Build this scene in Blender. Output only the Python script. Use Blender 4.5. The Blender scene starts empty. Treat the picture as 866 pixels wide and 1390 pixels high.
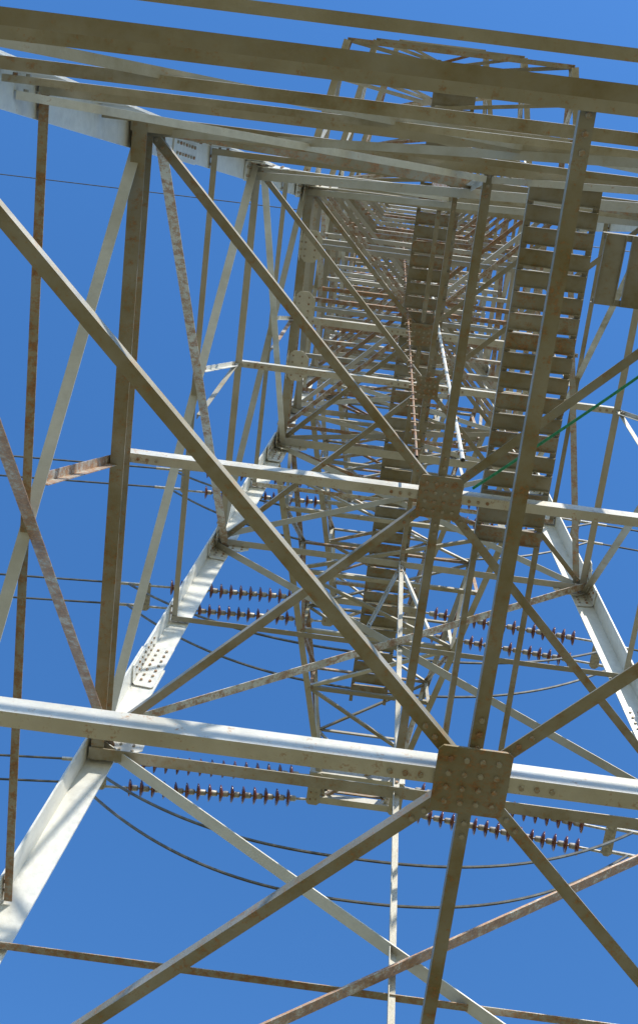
import bpy, math, random
from mathutils import Vector, Matrix
random.seed(7)
V = Vector
EYE = 1.6            # camera height above ground; "d" below = height above the eye
def W(x, y, d): return V((x, y, d + EYE))

scene = bpy.context.scene
# ------------------------------------------------------------------ materials
def nodes(name):
    m = bpy.data.materials.new(name); m.use_nodes = True
    nt = m.node_tree; nt.nodes.clear()
    out = nt.nodes.new('ShaderNodeOutputMaterial'); b = nt.nodes.new('ShaderNodeBsdfPrincipled')
    nt.links.new(b.outputs[0], out.inputs[0])
    return m, nt, b
def noise(nt, scale, detail=4, rough=.55, vec=None):
    n = nt.nodes.new('ShaderNodeTexNoise'); n.inputs['Scale'].default_value = scale
    n.inputs['Detail'].default_value = detail; n.inputs['Roughness'].default_value = rough
    if vec: nt.links.new(vec, n.inputs['Vector'])
    return n.outputs['Fac']
def ramp(nt, fac, stops):
    r = nt.nodes.new('ShaderNodeValToRGB'); nt.links.new(fac, r.inputs[0])
    els = r.color_ramp.elements
    while len(els) < len(stops): els.new(.5)
    for e, (p, c) in zip(els, stops):
        e.position = p; e.color = (c[0], c[1], c[2], 1)
    return r.outputs[0]
def mixc(nt, fac, a, b, mode='MIX'):
    m = nt.nodes.new('ShaderNodeMixRGB'); m.blend_type = mode
    for i, s in ((0, fac), (1, a), (2, b)):
        if isinstance(s, (int, float)): m.inputs[i].default_value = s
        elif isinstance(s, tuple): m.inputs[i].default_value = (*s, 1)
        else: nt.links.new(s, m.inputs[i])
    return m.outputs[0]
def math_(nt, op, a, b, clamp=False):
    m = nt.nodes.new('ShaderNodeMath'); m.operation = op; m.use_clamp = clamp
    for i, s in ((0, a), (1, b)):
        if isinstance(s, (int, float)): m.inputs[i].default_value = s
        else: nt.links.new(s, m.inputs[i])
    return m.outputs[0]

def steel_mat():
    m, nt, b = nodes('weathered_galvanised_steel')
    tc = nt.nodes.new('ShaderNodeTexCoord').outputs['Object']
    at = nt.nodes.new('ShaderNodeAttribute'); at.attribute_name = 'wear_shade'
    sep = nt.nodes.new('ShaderNodeSeparateColor'); nt.links.new(at.outputs['Color'], sep.inputs[0])
    rust_amt, grime_amt, tone = sep.outputs[0], sep.outputs[1], sep.outputs[2]
    n1 = noise(nt, 2.2, 5, .6, tc); n2 = noise(nt, 14, 6, .65, tc); n3 = noise(nt, 70, 3, .6, tc)
    base = ramp(nt, n2, [(.3, (.60, .59, .555)), (.7, (.78, .775, .74))])
    base = mixc(nt, 1.0, base, ramp(nt, tone, [(0, (.50, .48, .43)), (1, (1.05, 1.05, 1.03))]), 'MULTIPLY')  # tone varies per member; its dark end also paints underside shade on diaphragms
    g = math_(nt, 'ADD', math_(nt, 'MULTIPLY', n1, .9), math_(nt, 'MULTIPLY', n2, .5))
    g = math_(nt, 'SUBTRACT', g, .55); g = math_(nt, 'MULTIPLY', g, 2.4)
    g = math_(nt, 'MULTIPLY', math_(nt, 'ADD', g, .1, True), grime_amt, True)
    col = mixc(nt, g, base, (.215, .165, .06))  # grime brown, warmed to put bounced ground light into the undersides
    r = math_(nt, 'ADD', math_(nt, 'MULTIPLY', n2, .8), math_(nt, 'MULTIPLY', n3, .5))
    r = math_(nt, 'ADD', r, math_(nt, 'MULTIPLY', rust_amt, .5))
    r = math_(nt, 'SUBTRACT', r, .84); r = math_(nt, 'MULTIPLY', r, 7.0, True)
    rc = ramp(nt, n3, [(.35, (.17, .065, .028)), (.65, (.44, .22, .09))])
    col = mixc(nt, math_(nt, 'MULTIPLY', r, .85), col, rc)
    nt.links.new(col, b.inputs['Base Color'])
    b.inputs['Metallic'].default_value = .1
    nt.links.new(ramp(nt, n2, [(.3, (.36,)*3), (.7, (.6,)*3)]), b.inputs['Roughness'])
    bp = nt.nodes.new('ShaderNodeBump'); bp.inputs['Strength'].default_value = .3; bp.inputs['Distance'].default_value = .004
    nt.links.new(n3, bp.inputs['Height']); nt.links.new(bp.outputs[0], b.inputs['Normal'])
    return m
STEEL = steel_mat()
def simple(name, c1, c2, scale, rough=.5, metal=0.0, coat=0):
    m, nt, b = nodes(name)
    tc = nt.nodes.new('ShaderNodeTexCoord').outputs['Object']
    nt.links.new(ramp(nt, noise(nt, scale, 5, .6, tc), [(.35, c1), (.65, c2)]), b.inputs['Base Color'])
    b.inputs['Roughness'].default_value = rough; b.inputs['Metallic'].default_value = metal
    if coat: b.inputs['Coat Weight'].default_value = coat
    return m
PORC = simple('brown_glazed_porcelain', (.115, .034, .024), (.20, .066, .045), 6, .2, 0, .5)
CAP = simple('insulator_cap_metal', (.38, .36, .32), (.6, .58, .54), 20, .5, .2)
WIRE = simple('aluminium_conductor', (.08, .08, .08), (.15, .15, .14), 8, .5, .4)
ROPE = simple('green_rope', (.02, .20, .10), (.05, .34, .18), 40, .8)
CONC = simple('concrete', (.28, .27, .25), (.42, .41, .38), 5, .9)

# ------------------------------------------------------------------ mesh builder
class Grp:
    def __init__(s): s.v = []; s.f = []; s.c = []
    def add(s, vs, fs, col):
        o = len(s.v); s.v += [tuple(p) for p in vs]; s.f += [tuple(i + o for i in f) for f in fs]
        s.c += [col] * len(vs)
    def obj(s, name, mat, parent=None):
        me = bpy.data.meshes.new(name); me.from_pydata(s.v, [], s.f); me.update()
        a = me.color_attributes.new('wear_shade', 'FLOAT_COLOR', 'POINT')
        a.data.foreach_set('color', [k for c in s.c for k in (*c, 1)])
        me.materials.append(mat)
        o = bpy.data.objects.new(name, me); scene.collection.objects.link(o)
        if parent: o.parent = parent
        return o
RUSTP = .13
def wear_shade(rust=None, grime=None, tone=None):
    rr = random.uniform(0, .22) if random.random() > RUSTP else random.uniform(.4, .66)
    return (rr if rust is None else rust,
            random.uniform(.1, 1) if grime is None else grime,
            random.random() if tone is None else tone)
def bolt(g, c, n, r=.015, h=.014, col=None):
    n = n.normalized(); a = n.orthogonal().normalized(); b = n.cross(a)
    a0 = random.random() * 2
    vs = []
    for k, rr in ((0, r), (h, r * .93)):
        for i in range(6):
            t = a0 + i * math.pi / 3; vs.append(c + n * k + a * rr * math.cos(t) + b * rr * math.sin(t))
    fs = [(i, (i + 1) % 6, 6 + (i + 1) % 6, 6 + i) for i in range(6)] + [tuple(range(6, 12))]
    g.add(vs, fs, col or (random.uniform(.4, .6), .6, .4))
def ang(g, p, q, e1, e2, w1=.08, w2=None, t=.009, off=0., col=None, bolts=2, center=True):
    """steel angle section from p to q; flange 1 along e1, flange 2 along e2"""
    w2 = w1 if w2 is None else w2
    ax = (q - p); L = ax.length; ax = ax / L
    e1 = (e1 - ax * e1.dot(ax)).normalized()
    e2 = e2 - ax * e2.dot(ax); e2 = (e2 - e1 * e2.dot(e1)).normalized()
    col = col or wear_shade()
    base = e2 * (off + random.uniform(-.0015, .0015))
    if center: base = base - e1 * (w1 * .5)
    sec = [(0, 0), (w1, 0), (w1, t), (t, t), (t, w2), (0, w2)]
    flip = e1.cross(e2).dot(ax) < 0
    vs = []
    for P in (p, q):
        for a, b in sec: vs.append(P + base + e1 * a + e2 * b)
    fs = [(i, (i + 1) % 6, 6 + (i + 1) % 6, 6 + i) for i in range(6)] + [(3, 2, 1, 0), (5, 4, 3, 0), (6, 7, 8, 9), (6, 9, 10, 11)]
    if flip: fs = [f[::-1] for f in fs]
    g.add(vs, fs, col)
    if bolts and L > .6:
        for P, s in ((p, 1), (q, -1)):
            for i in range(bolts):
                c = P + base + ax * s * (.07 + .075 * i) + e1 * w1 * .55
                bolt(g, c, -e2); bolt(g, c + e2 * t, e2)
def box(g, c, a, b, n, sa, sb, sn, col=None):
    a = a.normalized(); b = b.normalized(); n = n.normalized()
    vs = [c + a * sa * i / 2 + b * sb * j / 2 + n * sn * k / 2 for k in (-1, 1) for j in (-1, 1) for i in (-1, 1)]
    fs = [(0, 2, 3, 1), (4, 5, 7, 6), (0, 1, 5, 4), (2, 6, 7, 3), (0, 4, 6, 2), (1, 3, 7, 5)]
    if a.cross(b).dot(n) < 0: fs = [f[::-1] for f in fs]
    g.add(vs, fs, col or wear_shade())
def plate(g, c, a, b, sa, sb, t=.012, nb=(3, 3), col=None, cut=.18):
    a = a.normalized(); b = (b - a * a.dot(b)).normalized(); n = a.cross(b)
    k = min(sa, sb) * cut
    pts = [(-sa/2 + k, -sb/2), (sa/2 - k, -sb/2), (sa/2, -sb/2 + k), (sa/2, sb/2 - k), (sa/2 - k, sb/2), (-sa/2 + k, sb/2), (-sa/2, sb/2 - k), (-sa/2, -sb/2 + k)]
    vs = [c + a * x + b * y + n * z for z in (-t/2, t/2) for x, y in pts]
    fs = [(i, (i + 1) % 8, 8 + (i + 1) % 8, 8 + i) for i in range(8)] + [tuple(range(7, -1, -1)), tuple(range(8, 16))]
    g.add(vs, fs, col or wear_shade())
    for i in range(nb[0]):
        for j in range(nb[1]):
            x = (i + .5) / nb[0] - .5; y = (j + .5) / nb[1] - .5
            p = c + a * x * sa * .86 + b * y * sb * .86
            bolt(g, p + n * t / 2, n); bolt(g, p - n * t / 2, -n)
def tube(g, pts, r, seg=6, col=(0, 0, 0)):
    vs = []; n = len(pts)
    for i, p in enumerate(pts):
        t = (pts[min(i + 1, n - 1)] - pts[max(i - 1, 0)]).normalized()
        a = t.cross(V((0, 0, 1))); a = a.normalized() if a.length > .05 else V((1, 0, 0)); b = t.cross(a)
        for k in range(seg):
            u = 2 * math.pi * k / seg; vs.append(p + a * r * math.cos(u) + b * r * math.sin(u))
    fs = [(i*seg+k, i*seg+(k+1) % seg, (i+1)*seg+(k+1) % seg, (i+1)*seg+k) for i in range(n-1) for k in range(seg)]
    g.add(vs, fs, col)

# ------------------------------------------------------------------ tower geometry
APEX = 32.4; SL = .1196; WAIST = 17.2
def half(d):
    if d <= WAIST: return SL * (APEX - d)
    return 1.81 - (d - WAIST) * .055
def corner(sx, sy, d):
    h = half(d); return W(sx * h, sy * h, d)
UP = V((0, 0, 1)); X = V((1, 0, 0)); Y = V((0, 1, 0))
tower = bpy.data.objects.new('transmission_tower', None); scene.collection.objects.link(tower)
legs = Grp(); brace = Grp(); diaph = Grp(); body = Grp(); arms = Grp(); walk = Grp(); poles = Grp()
TOP = 29.2

CLEAN = (.05, .12, .95)
for sx in (-1, 1):
    for sy in (-1, 1):
        for d0, d1, w, t in ((-1.9, 5.5, .26, .02), (5.5, 11.3, .245, .018), (11.3, 17.2, .215, .016), (17.2, 25, .15, .014), (25, TOP, .12, .012)):
            ang(legs, corner(sx, sy, d0), corner(sx, sy, d1), V((-sx, 0, 0)), V((0, -sy, 0)), w, w, t, col=CLEAN, bolts=0, center=False)
        for dd, ln in ((5.9, .7), (11.3, .75), (13.9, .5), (16.9, .6)):
            p = corner(sx, sy, dd); ax = (corner(sx, sy, dd + 1) - p).normalized()
            plate(legs, p + V((-sx * .13, -sy * .028, 0)), ax, X, ln, .2, .012, (7, 2), CLEAN, .1)
            plate(legs, p + V((-sx * .028, -sy * .13, 0)), ax, Y, ln, .2, .012, (7, 2), CLEAN, .1)
LEFT = (V((-1, 0, 0)), (-1, 1), (-1, -1)); RIGHT = (V((1, 0, 0)), (1, -1), (1, 1))
FAR = (V((0, 1, 0)), (1, 1), (-1, 1)); NEAR = (V((0, -1, 0)), (-1, -1), (1, -1))
FACES = [LEFT, RIGHT, FAR, NEAR]
def faceang(g, n, p, q, w, off=.02, w2=None, **k):
    ax = (q - p).normalized(); inw = -n
    e1 = ax.cross(inw)
    if e1.z < 0: e1 = -e1
    dz = UP * (.013 if abs(n.x) > .5 else 0)
    ang(g, p + dz + ax * .035, q + dz - ax * .035, e1, inw, w, w2 or w, max(.007, w * .09), off=off, **k)
def lerp(a, b, t): return a + (b - a) * t
def panel(g, fc, d0, d1, w, mid=True, wm=.06, horiz=True, wh=.1, c1=None, c2=None, cm=None, dl=0):
    n, a, b = fc
    A0, B0, A1, B1 = corner(*a, d0), corner(*b, d0), corner(*a, d1), corner(*b, d1)
    if dl:
        B0b, A1b = corner(*b, d0 - dl), corner(*a, d1 - dl * .6)
        faceang(g, n, B0b, A1b, w * .8, .024 + w + .004, col=c2)
    else: faceang(g, n, B0, A1, w, .024 + w + .004, col=c2)
    faceang(g, n, A0, B1, w, .024, col=c1)
    if mid:
        t = half(d0) / (half(d0) + half(d1)); dm = d0 + (d1 - d0) * t
        if dl: dm = 7.5
        faceang(g, n, corner(*a, dm), corner(*b, dm), wm, .036, col=cm)
    if horiz: faceang(g, n, A1, B1, wh, .05)
DARK = (.3, .9, .12)
for fc in FACES:
    far, near, left, right = fc is FAR, fc is NEAR, fc is LEFT, fc is RIGHT
    if not near: panel(brace, fc, -1.4, 5.5, .11, True, .08, False)
    rust = (.66, .6, .5); grey = (.05, .35, .8)
    panel(brace, fc, 5.5, 10.0, .115 if far else .055 if near else .085, True, .06, False,
          c2=rust if left else (.68, .4, .8) if far else (.1, .7, .5), c1=grey if far or left else (.15, .8, .5),
          cm=(.5, .7, .3) if left or far else (.2, .7, .5), dl=.4 if far else 0)
    panel(brace, fc, 10.0, 14.0, .085, True, .055, True, .075, c2=(.5, .5, .7) if left else None, c1=(.1, .3, .8) if left else None)
    panel(brace, fc, 14.0, 17.2, .075, True, .055, True, .11)
    n, a, b = fc
    for dd, w in ((5.5, .055 if near else .13), (9.76, .07 if near else .11)):
        faceang(brace, n, corner(*a, dd), corner(*b, dd), w, .05, col=DARK if left else (.25, .8, .35))
        if not (near and dd < 6) and not (far and dd > 6):
            faceang(brace, n, corner(*a, dd + .22), corner(*b, dd + .22), w * .7, .06, col=DARK if left else None)
# near-face struts close over the viewer
n, a, b = NEAR
for dd, w, d2, tn in ((4.15, .045, 4.25, .3), (4.92, .07, 4.98, .1), (6.5, .07, 6.45, .5), (7.4, .045, 7.3, .8), (9.1, .05, 9.2, .2)):
    faceang(brace, n, corner(*a, dd), corner(*b, d2), w, .06, w2=w * .9, col=(random.uniform(.1, .3), .9, tn))
N2 = W(0, -half(10), 10)
for s in (-1, 1):
    faceang(brace, n, N2, corner(s, -1, 7.6), .05, .12)
# centre hangers
for s in (1, -1):
    for d0, d1 in ((5.5, 10), (10, 14)):
        if s < 0 and d0 < 6: continue
        faceang(brace, V((0, s, 0)), W(0, s * half(d0), d0), W(0, s * half(d1), d1), .055, .08, col=(.15, .6, .5))
# sub-braces on side faces
for sx in (-1, 1):
    n = V((sx, 0, 0))
    M2 = W(sx * half(10), 0, 9.95)
    pt = lerp(corner(sx, -1, 10), corner(sx, 1, 5.5), .40)
    faceang(brace, n, M2, pt, .075, .03, col=(.58, .6, .6))
    for dd0, dd1 in ((10, 14), (14, 17.2)):
        M = W(sx * half(dd1), 0, dd1)
        faceang(brace, n, M, lerp(corner(sx, 1, dd1), corner(sx, -1, dd0), .4), .05, .05)
        faceang(brace, n, M, lerp(corner(sx, -1, dd1), corner(sx, 1, dd0), .4), .05, .05)
for sy in (-1, 1):
    n = V((0, sy, 0))
    M = W(0, sy * half(14), 14)
    for s in (-1, 1):
        faceang(brace, n, M, lerp(corner(s, sy, 14), corner(-s, sy, 10), .38), .05, .05)
# gussets
for dd, s in ((5.5, .42), (10, .40), (14, .36), (17.2, .46)):
    for sx in (-1, 1):
        for sy in (-1, 1):
            p = corner(sx, sy, dd)
            plate(legs, p + V((-sx * .24, -sy * .045, 0)), X, UP, s, s, .01, (3, 4), (.15, .3, .9), .25)
            plate(legs, p + V((-sx * .045, -sy * .24, 0)), Y, UP, s, s, .01, (3, 4), (.15, .3, .9), .25)
# gusset plates along the waist edge of the side faces
for sx in (-1, 1):
    for t in (-.55, -.1, .35):
        plate(legs, W(sx * (half(17.2) - .07), t * 1.8, 17.25), Y, UP, .45, .36, .01, (4, 3), (.1, .2, 1), .3)
        plate(legs, W(sx * (half(17.2) - .2), t * 1.8, 17.16), Y, X, .42, .3, .01, (4, 2), (.2, .3, .9), .3)
# plan diaphragms; low tones on arms and plate paint in underside shade
def diaphragm(d, wb, web, wd, ps):
    h = half(d) - .05
    BC = (.24, .45, .95)
    for s in (-1, 1):
        ang(diaph, W(s * .1, 0, d), W(s * h, 0, d), Y, UP, wb, web, .012, col=BC, bolts=4)
        ang(diaph, W(0, s * .1, d), W(0, s * h, d), X, UP, wd, wd, .009, off=.014, col=(.28, .95, .1), bolts=3)
        for s2 in (-1, 1):
            ang(diaph, W(s * .1, s2 * .1, d), W(s * h, s2 * h, d), V((s2, -s, 0)), UP, wd, wd, .009, off=.016, col=(random.uniform(.2, .33), random.uniform(.8, 1), .15), bolts=3)
    plate(diaph, W(0, 0, d - .012), X, Y, ps, ps, .014, (4, 4), (.38, 1, .0), .06)
diaphragm(5.5, .085, .145, .066, .36)
diaphragm(10.0, .08, .13, .072, .36)
diaphragm(14.0, .07, .07, .055, .25)
diaphragm(17.2, .09, .09, .06, .3)

# upper body
RUSTP = .38
LV = [17.2, 18.8, 21.0, 22.6, 25.0, 26.6, TOP]
for d0, d1 in zip(LV[:-1], LV[1:]):
    for fc in FACES:
        panel(body, fc, d0, d1, .07, True, .055, True, .08)
    for dd in (d1, (d0 + d1) / 2):
        h = half(dd)
        ang(body, W(-h, -h, dd), W(h, h, dd), V((1, -1, 0)), UP, .06, .06, .007, off=.02)
        ang(body, W(h, -h, dd), W(-h, h, dd), V((1, 1, 0)), UP, .06, .06, .007, off=.09)
        for yy in (-.5, 0, .5):
            ang(body, W(-h, yy * h, dd), W(h, yy * h, dd), Y, UP, .06, .08, .007, off=.16 + yy * .05)
for sx in (-1, 1):
    for sy in (-1, 1):
        ang(body, corner(sx, sy, TOP), W(sx * .08, sy * .08, 32), V((-sx, 0, 0)), V((0, -sy, 0)), .09, .09, .01, center=False)

# cross-arms
def arm(s, d0, d1, L, tw, n=6, w=.09, tips=True):
    h0, h1 = half(d0), half(d1)
    bot = lambda sx, t: lerp(W(sx * h0, s * h0, d0), W(sx * tw, s * L, d0 + .05), t)
    top = lambda sx, t: lerp(W(sx * h1, s * h1, d1), W(sx * tw, s * L, d0 + .32), t)
    for sx in (-1, 1):
        ang(arms, bot(sx, 0), bot(sx, 1), V((-sx, 0, 0)), UP, w, w, .01, col=wear_shade(.2, .6, .6))
        ang(arms, top(sx, 0), top(sx, 1), V((-sx, 0, 0)), -UP, w * .85, w * .85, .009)
        for i in range(n):
            t0, t1 = i / n, (i + 1) / n
            nx = V((sx, 0, 0))
            ang(arms, bot(sx, t1), top(sx, t1), Y, -nx, .05, .05, .006, off=.01, bolts=1)
            if i % 2: ang(arms, bot(sx, t0), top(sx, t1), Y, -nx, .05, .05, .006, off=.02, bolts=1)
            else: ang(arms, top(sx, t0), bot(sx, t1), Y, -nx, .05, .05, .006, off=.02, bolts=1)
    for i in range(n):
        t0, t1 = i / n, (i + 1) / n
        ang(arms, bot(-1, t1), bot(1, t1), Y, UP, .06, .06, .007, off=.02, bolts=1)
        ang(arms, top(-1, t1), top(1, t1), Y, -UP, .05, .05, .007, off=.02, bolts=1)
        sx = 1 if i % 2 else -1
        ang(arms, bot(sx, t0), bot(-sx, t1), Y, UP, .05, .05, .007, off=.035, bolts=1)
        ang(arms, top(-sx, t0), top(sx, t1), Y, -UP, .05, .05, .007, off=.035, bolts=1)
    if not tips: return
    for k in (0, .42):
        ang(arms, W(-tw - .25, s * (L - k), d0), W(tw + .25, s * (L - k), d0), Y, UP, .11, .14, .012, col=(.2, .5, .8))
    for sx in (-1, 1):
        plate(arms, W(sx * (tw + .15), s * (L - .2), d0 - .02), X, Y, .2, .56, .014, (2, 4), (.2, .5, .6))
ARMS = [(17.25, 18.8, 7.35, .48), (21.0, 22.6, 6.0, .6), (25.0, 26.6, 5.1, .6)]
for d0, d1, L, tw in ARMS: arm(1, d0, d1, L, tw)
for d0, d1, L, tw in ((17.25, 18.8, 3.6, 1.45), (21.0, 22.6, 3.75, 1.15), (25.0, 26.6, 3.9, .8)): arm(-1, d0, d1, L, tw, 4, .09, False)

# walkways (planked trays)
def walkway(p, q, side, w, pitch, sw, ext0=0, ext1=0):
    ax = (q - p).normalized(); L = (q - p).length; side = side.normalized()
    n = int(L / pitch)
    for i in range(n):
        c = p + ax * ((i + .5) * pitch + random.uniform(-.008, .008))
        col = (random.uniform(.1, .45), random.uniform(.9, 1), random.uniform(0, .25))
        sd = (side + ax * random.uniform(-.02, .02)).normalized()
        box(walk, c + UP * .03, sd, ax, UP, w * random.uniform(.97, 1), sw, .012, col)
        for s in (-1, 1):
            box(walk, c + UP * .016 + ax * s * (sw / 2 - .004), sd, ax, UP, w * .96, .007, .03, col)
    for s in (-1, 1):
        o = side * s * w * .5
        ang(walk, p + o - ax * ext0 + UP * .042, q + o + ax * ext1 + UP * .042, -side * s, UP, .05, .07, .007, col=(.25, .95, .2), center=False)
walkway(W(.0, -3.5, 17.5), W(.0, 5.75, 17.5), X, .56, .19, .16)
walkway(W(.62, -2.55, 10.2), W(.64, .55, 10.2), X, .56, .165, .135, 0, 2.05)
walkway(W(.98, -1.95, 10.26), W(2.6, -1.95, 10.26), Y, .56, .2, .165)

# climbing poles
for x, y, d0, d1, r in ((-.22, -.26, 10.2, 29, .012), (.16, -.28, 10.2, 22.5, .02)):
    tube(poles, [W(x, y, d0), W(x, y, d1)], r, 8, (.7, .6, .3) if r < .015 else (.1, .1, 1))
    k = d0 + .2
    while k < d1:
        box(poles, W(x, y, k), X, Y, UP, .07, .03, .03, (.5, .9, .1)); k += .3

for g, nm in ((legs, 'legs'), (brace, 'face_bracing'), (diaph, 'plan_bracing'), (body, 'upper_body'), (arms, 'cross_arms'), (walk, 'walkways'), (poles, 'climbing_rails')):
    g.obj(nm, STEEL, tower)

cf = Grp()
for sx in (-1, 1):
    for sy in (-1, 1):
        h = half(-1.5); c = V((sx * h, sy * h, .12))
        box(cf, c, X, Y, UP, .9, .9, .5); box(cf, c + V((0, 0, .3)), X, Y, UP, .6, .6, .3)
cf.obj('footings', CONC, tower)

# ------------------------------------------------------------------ insulators
def lathe(g, prof, seg=18, x0=0):
    vs = []
    for (x, r) in prof:
        for k in range(seg):
            u = 2 * math.pi * k / seg; vs.append(V((x0 + x, r * math.cos(u), r * math.sin(u))))
    fs = [(i*seg+k, (i+1)*seg+k, (i+1)*seg+(k+1) % seg, i*seg+(k+1) % seg) for i in range(len(prof)-1) for k in range(seg)]
    g.add(vs, [f[::-1] for f in fs], (0, 0, 0))
NB = 15; PITCH = .172
gp = Grp(); gm = Grp()
for i in range(NB):
    x = .25 + i * PITCH
    lathe(gp, [(-.005, .045), (.0, .06), (.012, .10), (.03, .132), (.042, .137), (.05, .13), (.046, .10), (.056, .095), (.046, .075), (.056, .07), (.05, .03)], 20, x)
    lathe(gm, [(-.09, .0), (-.09, .034), (-.07, .045), (-.01, .048), (.0, .05)], 12, x)
    lathe(gm, [(.04, .018), (.09, .018)], 8, x)
tube(gm, [V((0, 0, 0)), V((.2, 0, 0))], .02, 8)
xe = .25 + NB * PITCH
tube(gm, [V((xe - .1, 0, 0)), V((xe + .25, 0, 0))], .022, 8)
me = gp.obj('tmp', PORC).data; bpy.data.objects.remove(bpy.data.objects['tmp'])
mm = gm.obj('tmp', CAP).data; bpy.data.objects.remove(bpy.data.objects['tmp'])
me.name = 'porcelain_discs'; mm.name = 'caps_and_pins'
for m_ in (me, mm):
    for p in m_.polygons: p.use_smooth = True
SLEN = xe + .25
def string(pos, dirv):
    e = bpy.data.objects.new('insulator_string', None); scene.collection.objects.link(e)
    e.matrix_world = Matrix.Translation(pos) @ dirv.to_track_quat('X', 'Z').to_matrix().to_4x4()
    for nm, m_ in (('porcelain_discs', me), ('caps_and_pins', mm)):
        o = bpy.data.objects.new(nm, m_); scene.collection.objects.link(o); o.parent = e
wi = Grp(); hw = Grp()
s = 1
for (d0, d1, L, tw) in ARMS:
    ends = {}
    for sx in (-1, 1):
        dv = V((sx, 0, -.12)).normalized()
        for k in (0, .42):
            string(W(sx * (tw + .25), s * (L - k), d0 - .02), (dv + V((0, random.uniform(-.012, .012), random.uniform(-.012, .012)))).normalized())
        e = W(sx * (tw + .25), s * (L - .21), d0 - .02) + dv * SLEN
        plate(hw, e + dv * .05, dv, Y, .16, .56, .016, (1, 3), (.2, .3, .7), .3)
        ends[sx] = e
        for k in (-.2, .2):
            c0 = e + V((sx * .1, k, 0)); c1 = c0 + dv * .55
            tube(hw, [c0, c1], .03, 8, (.1, .1, .9))
            pts = []
            for i in range(41):
                xx = 130 * i / 40
                pts.append(c1 + V((sx * xx, .004 * xx * (1 if k > 0 else -1), -.16 * xx + .0008 * xx * xx)))
            tube(wi, pts, .02, 6)
    for k in (-.2, .2):
        a_ = ends[-1] + V((-.35, k, -.05)); b_ = ends[1] + V((.35, k, -.05))
        pts = []
        sag = 1.7 + (.16 if k > 0 else 0)
        for i in range(49):
            t = i / 48; u = 2 * t - 1
            z = -sag * (1 - abs(u) ** 2.4)
            pts.append(a_.lerp(b_, t) + V((0, (.12 if k > 0 else -.05) * (1 - u * u), z)))
        tube(wi, pts, .023, 6)
pts = [W(-130 + 6.5 * i, 0, 32 - .05 * abs(130 - 6.5 * i)) for i in range(41)]
tube(wi, pts, .012, 6)
wi.obj('power_line_conductors', WIRE); hw.obj('dead_end_hardware', CAP)

rg = Grp()
a_ = W(.25, -.13, 9.93); b_ = W(2.55, -2.4, 9.95)
tube(rg, [a_.lerp(b_, i / 20) + V((0, 0, -.12 * math.sin(math.pi * i / 20))) for i in range(21)], .012, 8)
rg.obj('green_rope', ROPE)

# ------------------------------------------------------------------ ground
gm_, nt, b = nodes('dry_grass_ground')
tc = nt.nodes.new('ShaderNodeTexCoord').outputs['Object']
c = ramp(nt, noise(nt, .35, 8, .65, tc), [(.3, (.13, .115, .035)), (.5, (.21, .165, .06)), (.7, (.28, .19, .09))])
c = mixc(nt, .3, c, ramp(nt, noise(nt, 25, 6, .7, tc), [(.3, (.06, .06, .02)), (.7, (.30, .25, .12))]))
nt.links.new(c, b.inputs['Base Color']); b.inputs['Roughness'].default_value = .95
g = Grp(); N = 60; S = 1500
for j in range(N + 1):
    for i in range(N + 1):
        x = (i / N * 2 - 1); y = (j / N * 2 - 1); x = x * abs(x) * S; y = y * abs(y) * S
        r = math.hypot(x, y); z = 0 if r < 15 else min(1, (r - 15) / 60) * (math.sin(x * .021) * math.cos(y * .017)) * 1.2
        g.v.append((x, y, z)); g.c.append((0, 0, 0))
for j in range(N):
    for i in range(N):
        k = j * (N + 1) + i; g.f.append((k, k + 1, k + N + 2, k + N + 1))
g.obj('ground', gm_)

# ------------------------------------------------------------------ light
sd = V((.5, -1.0, .85)).normalized()
el = math.asin(sd.z); az = math.atan2(sd.x, sd.y)
w = bpy.data.worlds.new('World'); scene.world = w; w.use_nodes = True
nt = w.node_tree; bg = nt.nodes['Background']
sky = nt.nodes.new('ShaderNodeTexSky'); sky.sky_type = 'NISHITA'; sky.sun_disc = False
sky.sun_elevation = el; sky.sun_rotation = az; sky.dust_density = .15; sky.ozone_density = 2.2; sky.air_density = 1.0
hs = nt.nodes.new('ShaderNodeHueSaturation'); hs.inputs['Saturation'].default_value = 1.27; hs.inputs['Value'].default_value = 1.85
hs.inputs['Hue'].default_value = .504
nt.links.new(sky.outputs[0], hs.inputs['Color'])
nt.links.new(hs.outputs[0], bg.inputs[0]); bg.inputs[1].default_value = .15
sl = bpy.data.lights.new('sun', 'SUN'); sl.energy = 5; sl.angle = math.radians(.5); sl.color = (1, .94, .82)
so = bpy.data.objects.new('sun', sl); scene.collection.objects.link(so)
so.rotation_euler = (-sd).to_track_quat('-Z', 'Y').to_euler(); so.location = (0, 0, 60)

# ------------------------------------------------------------------ camera
cam = bpy.data.cameras.new('camera'); co = bpy.data.objects.new('camera', cam); scene.collection.objects.link(co)
cam.sensor_fit = 'HORIZONTAL'; cam.sensor_width = 24; cam.lens = 24 * 1740 / 866
cam.clip_start = .05; cam.clip_end = 5000
Zc = V((.055, .3157, -.9472)).normalized(); Xc = V((.9918, -.1272, .0149)); Xc = (Xc - Zc * Xc.dot(Zc)).normalized(); Yc = Zc.cross(Xc)
R = Matrix((Xc, Yc, Zc))
co.matrix_world = Matrix.Translation(V((-.80, -3.12, EYE))) @ R.to_4x4()
scene.camera = co
scene.view_settings.view_transform = 'Standard'; scene.view_settings.look = 'None'; scene.view_settings.exposure = 0
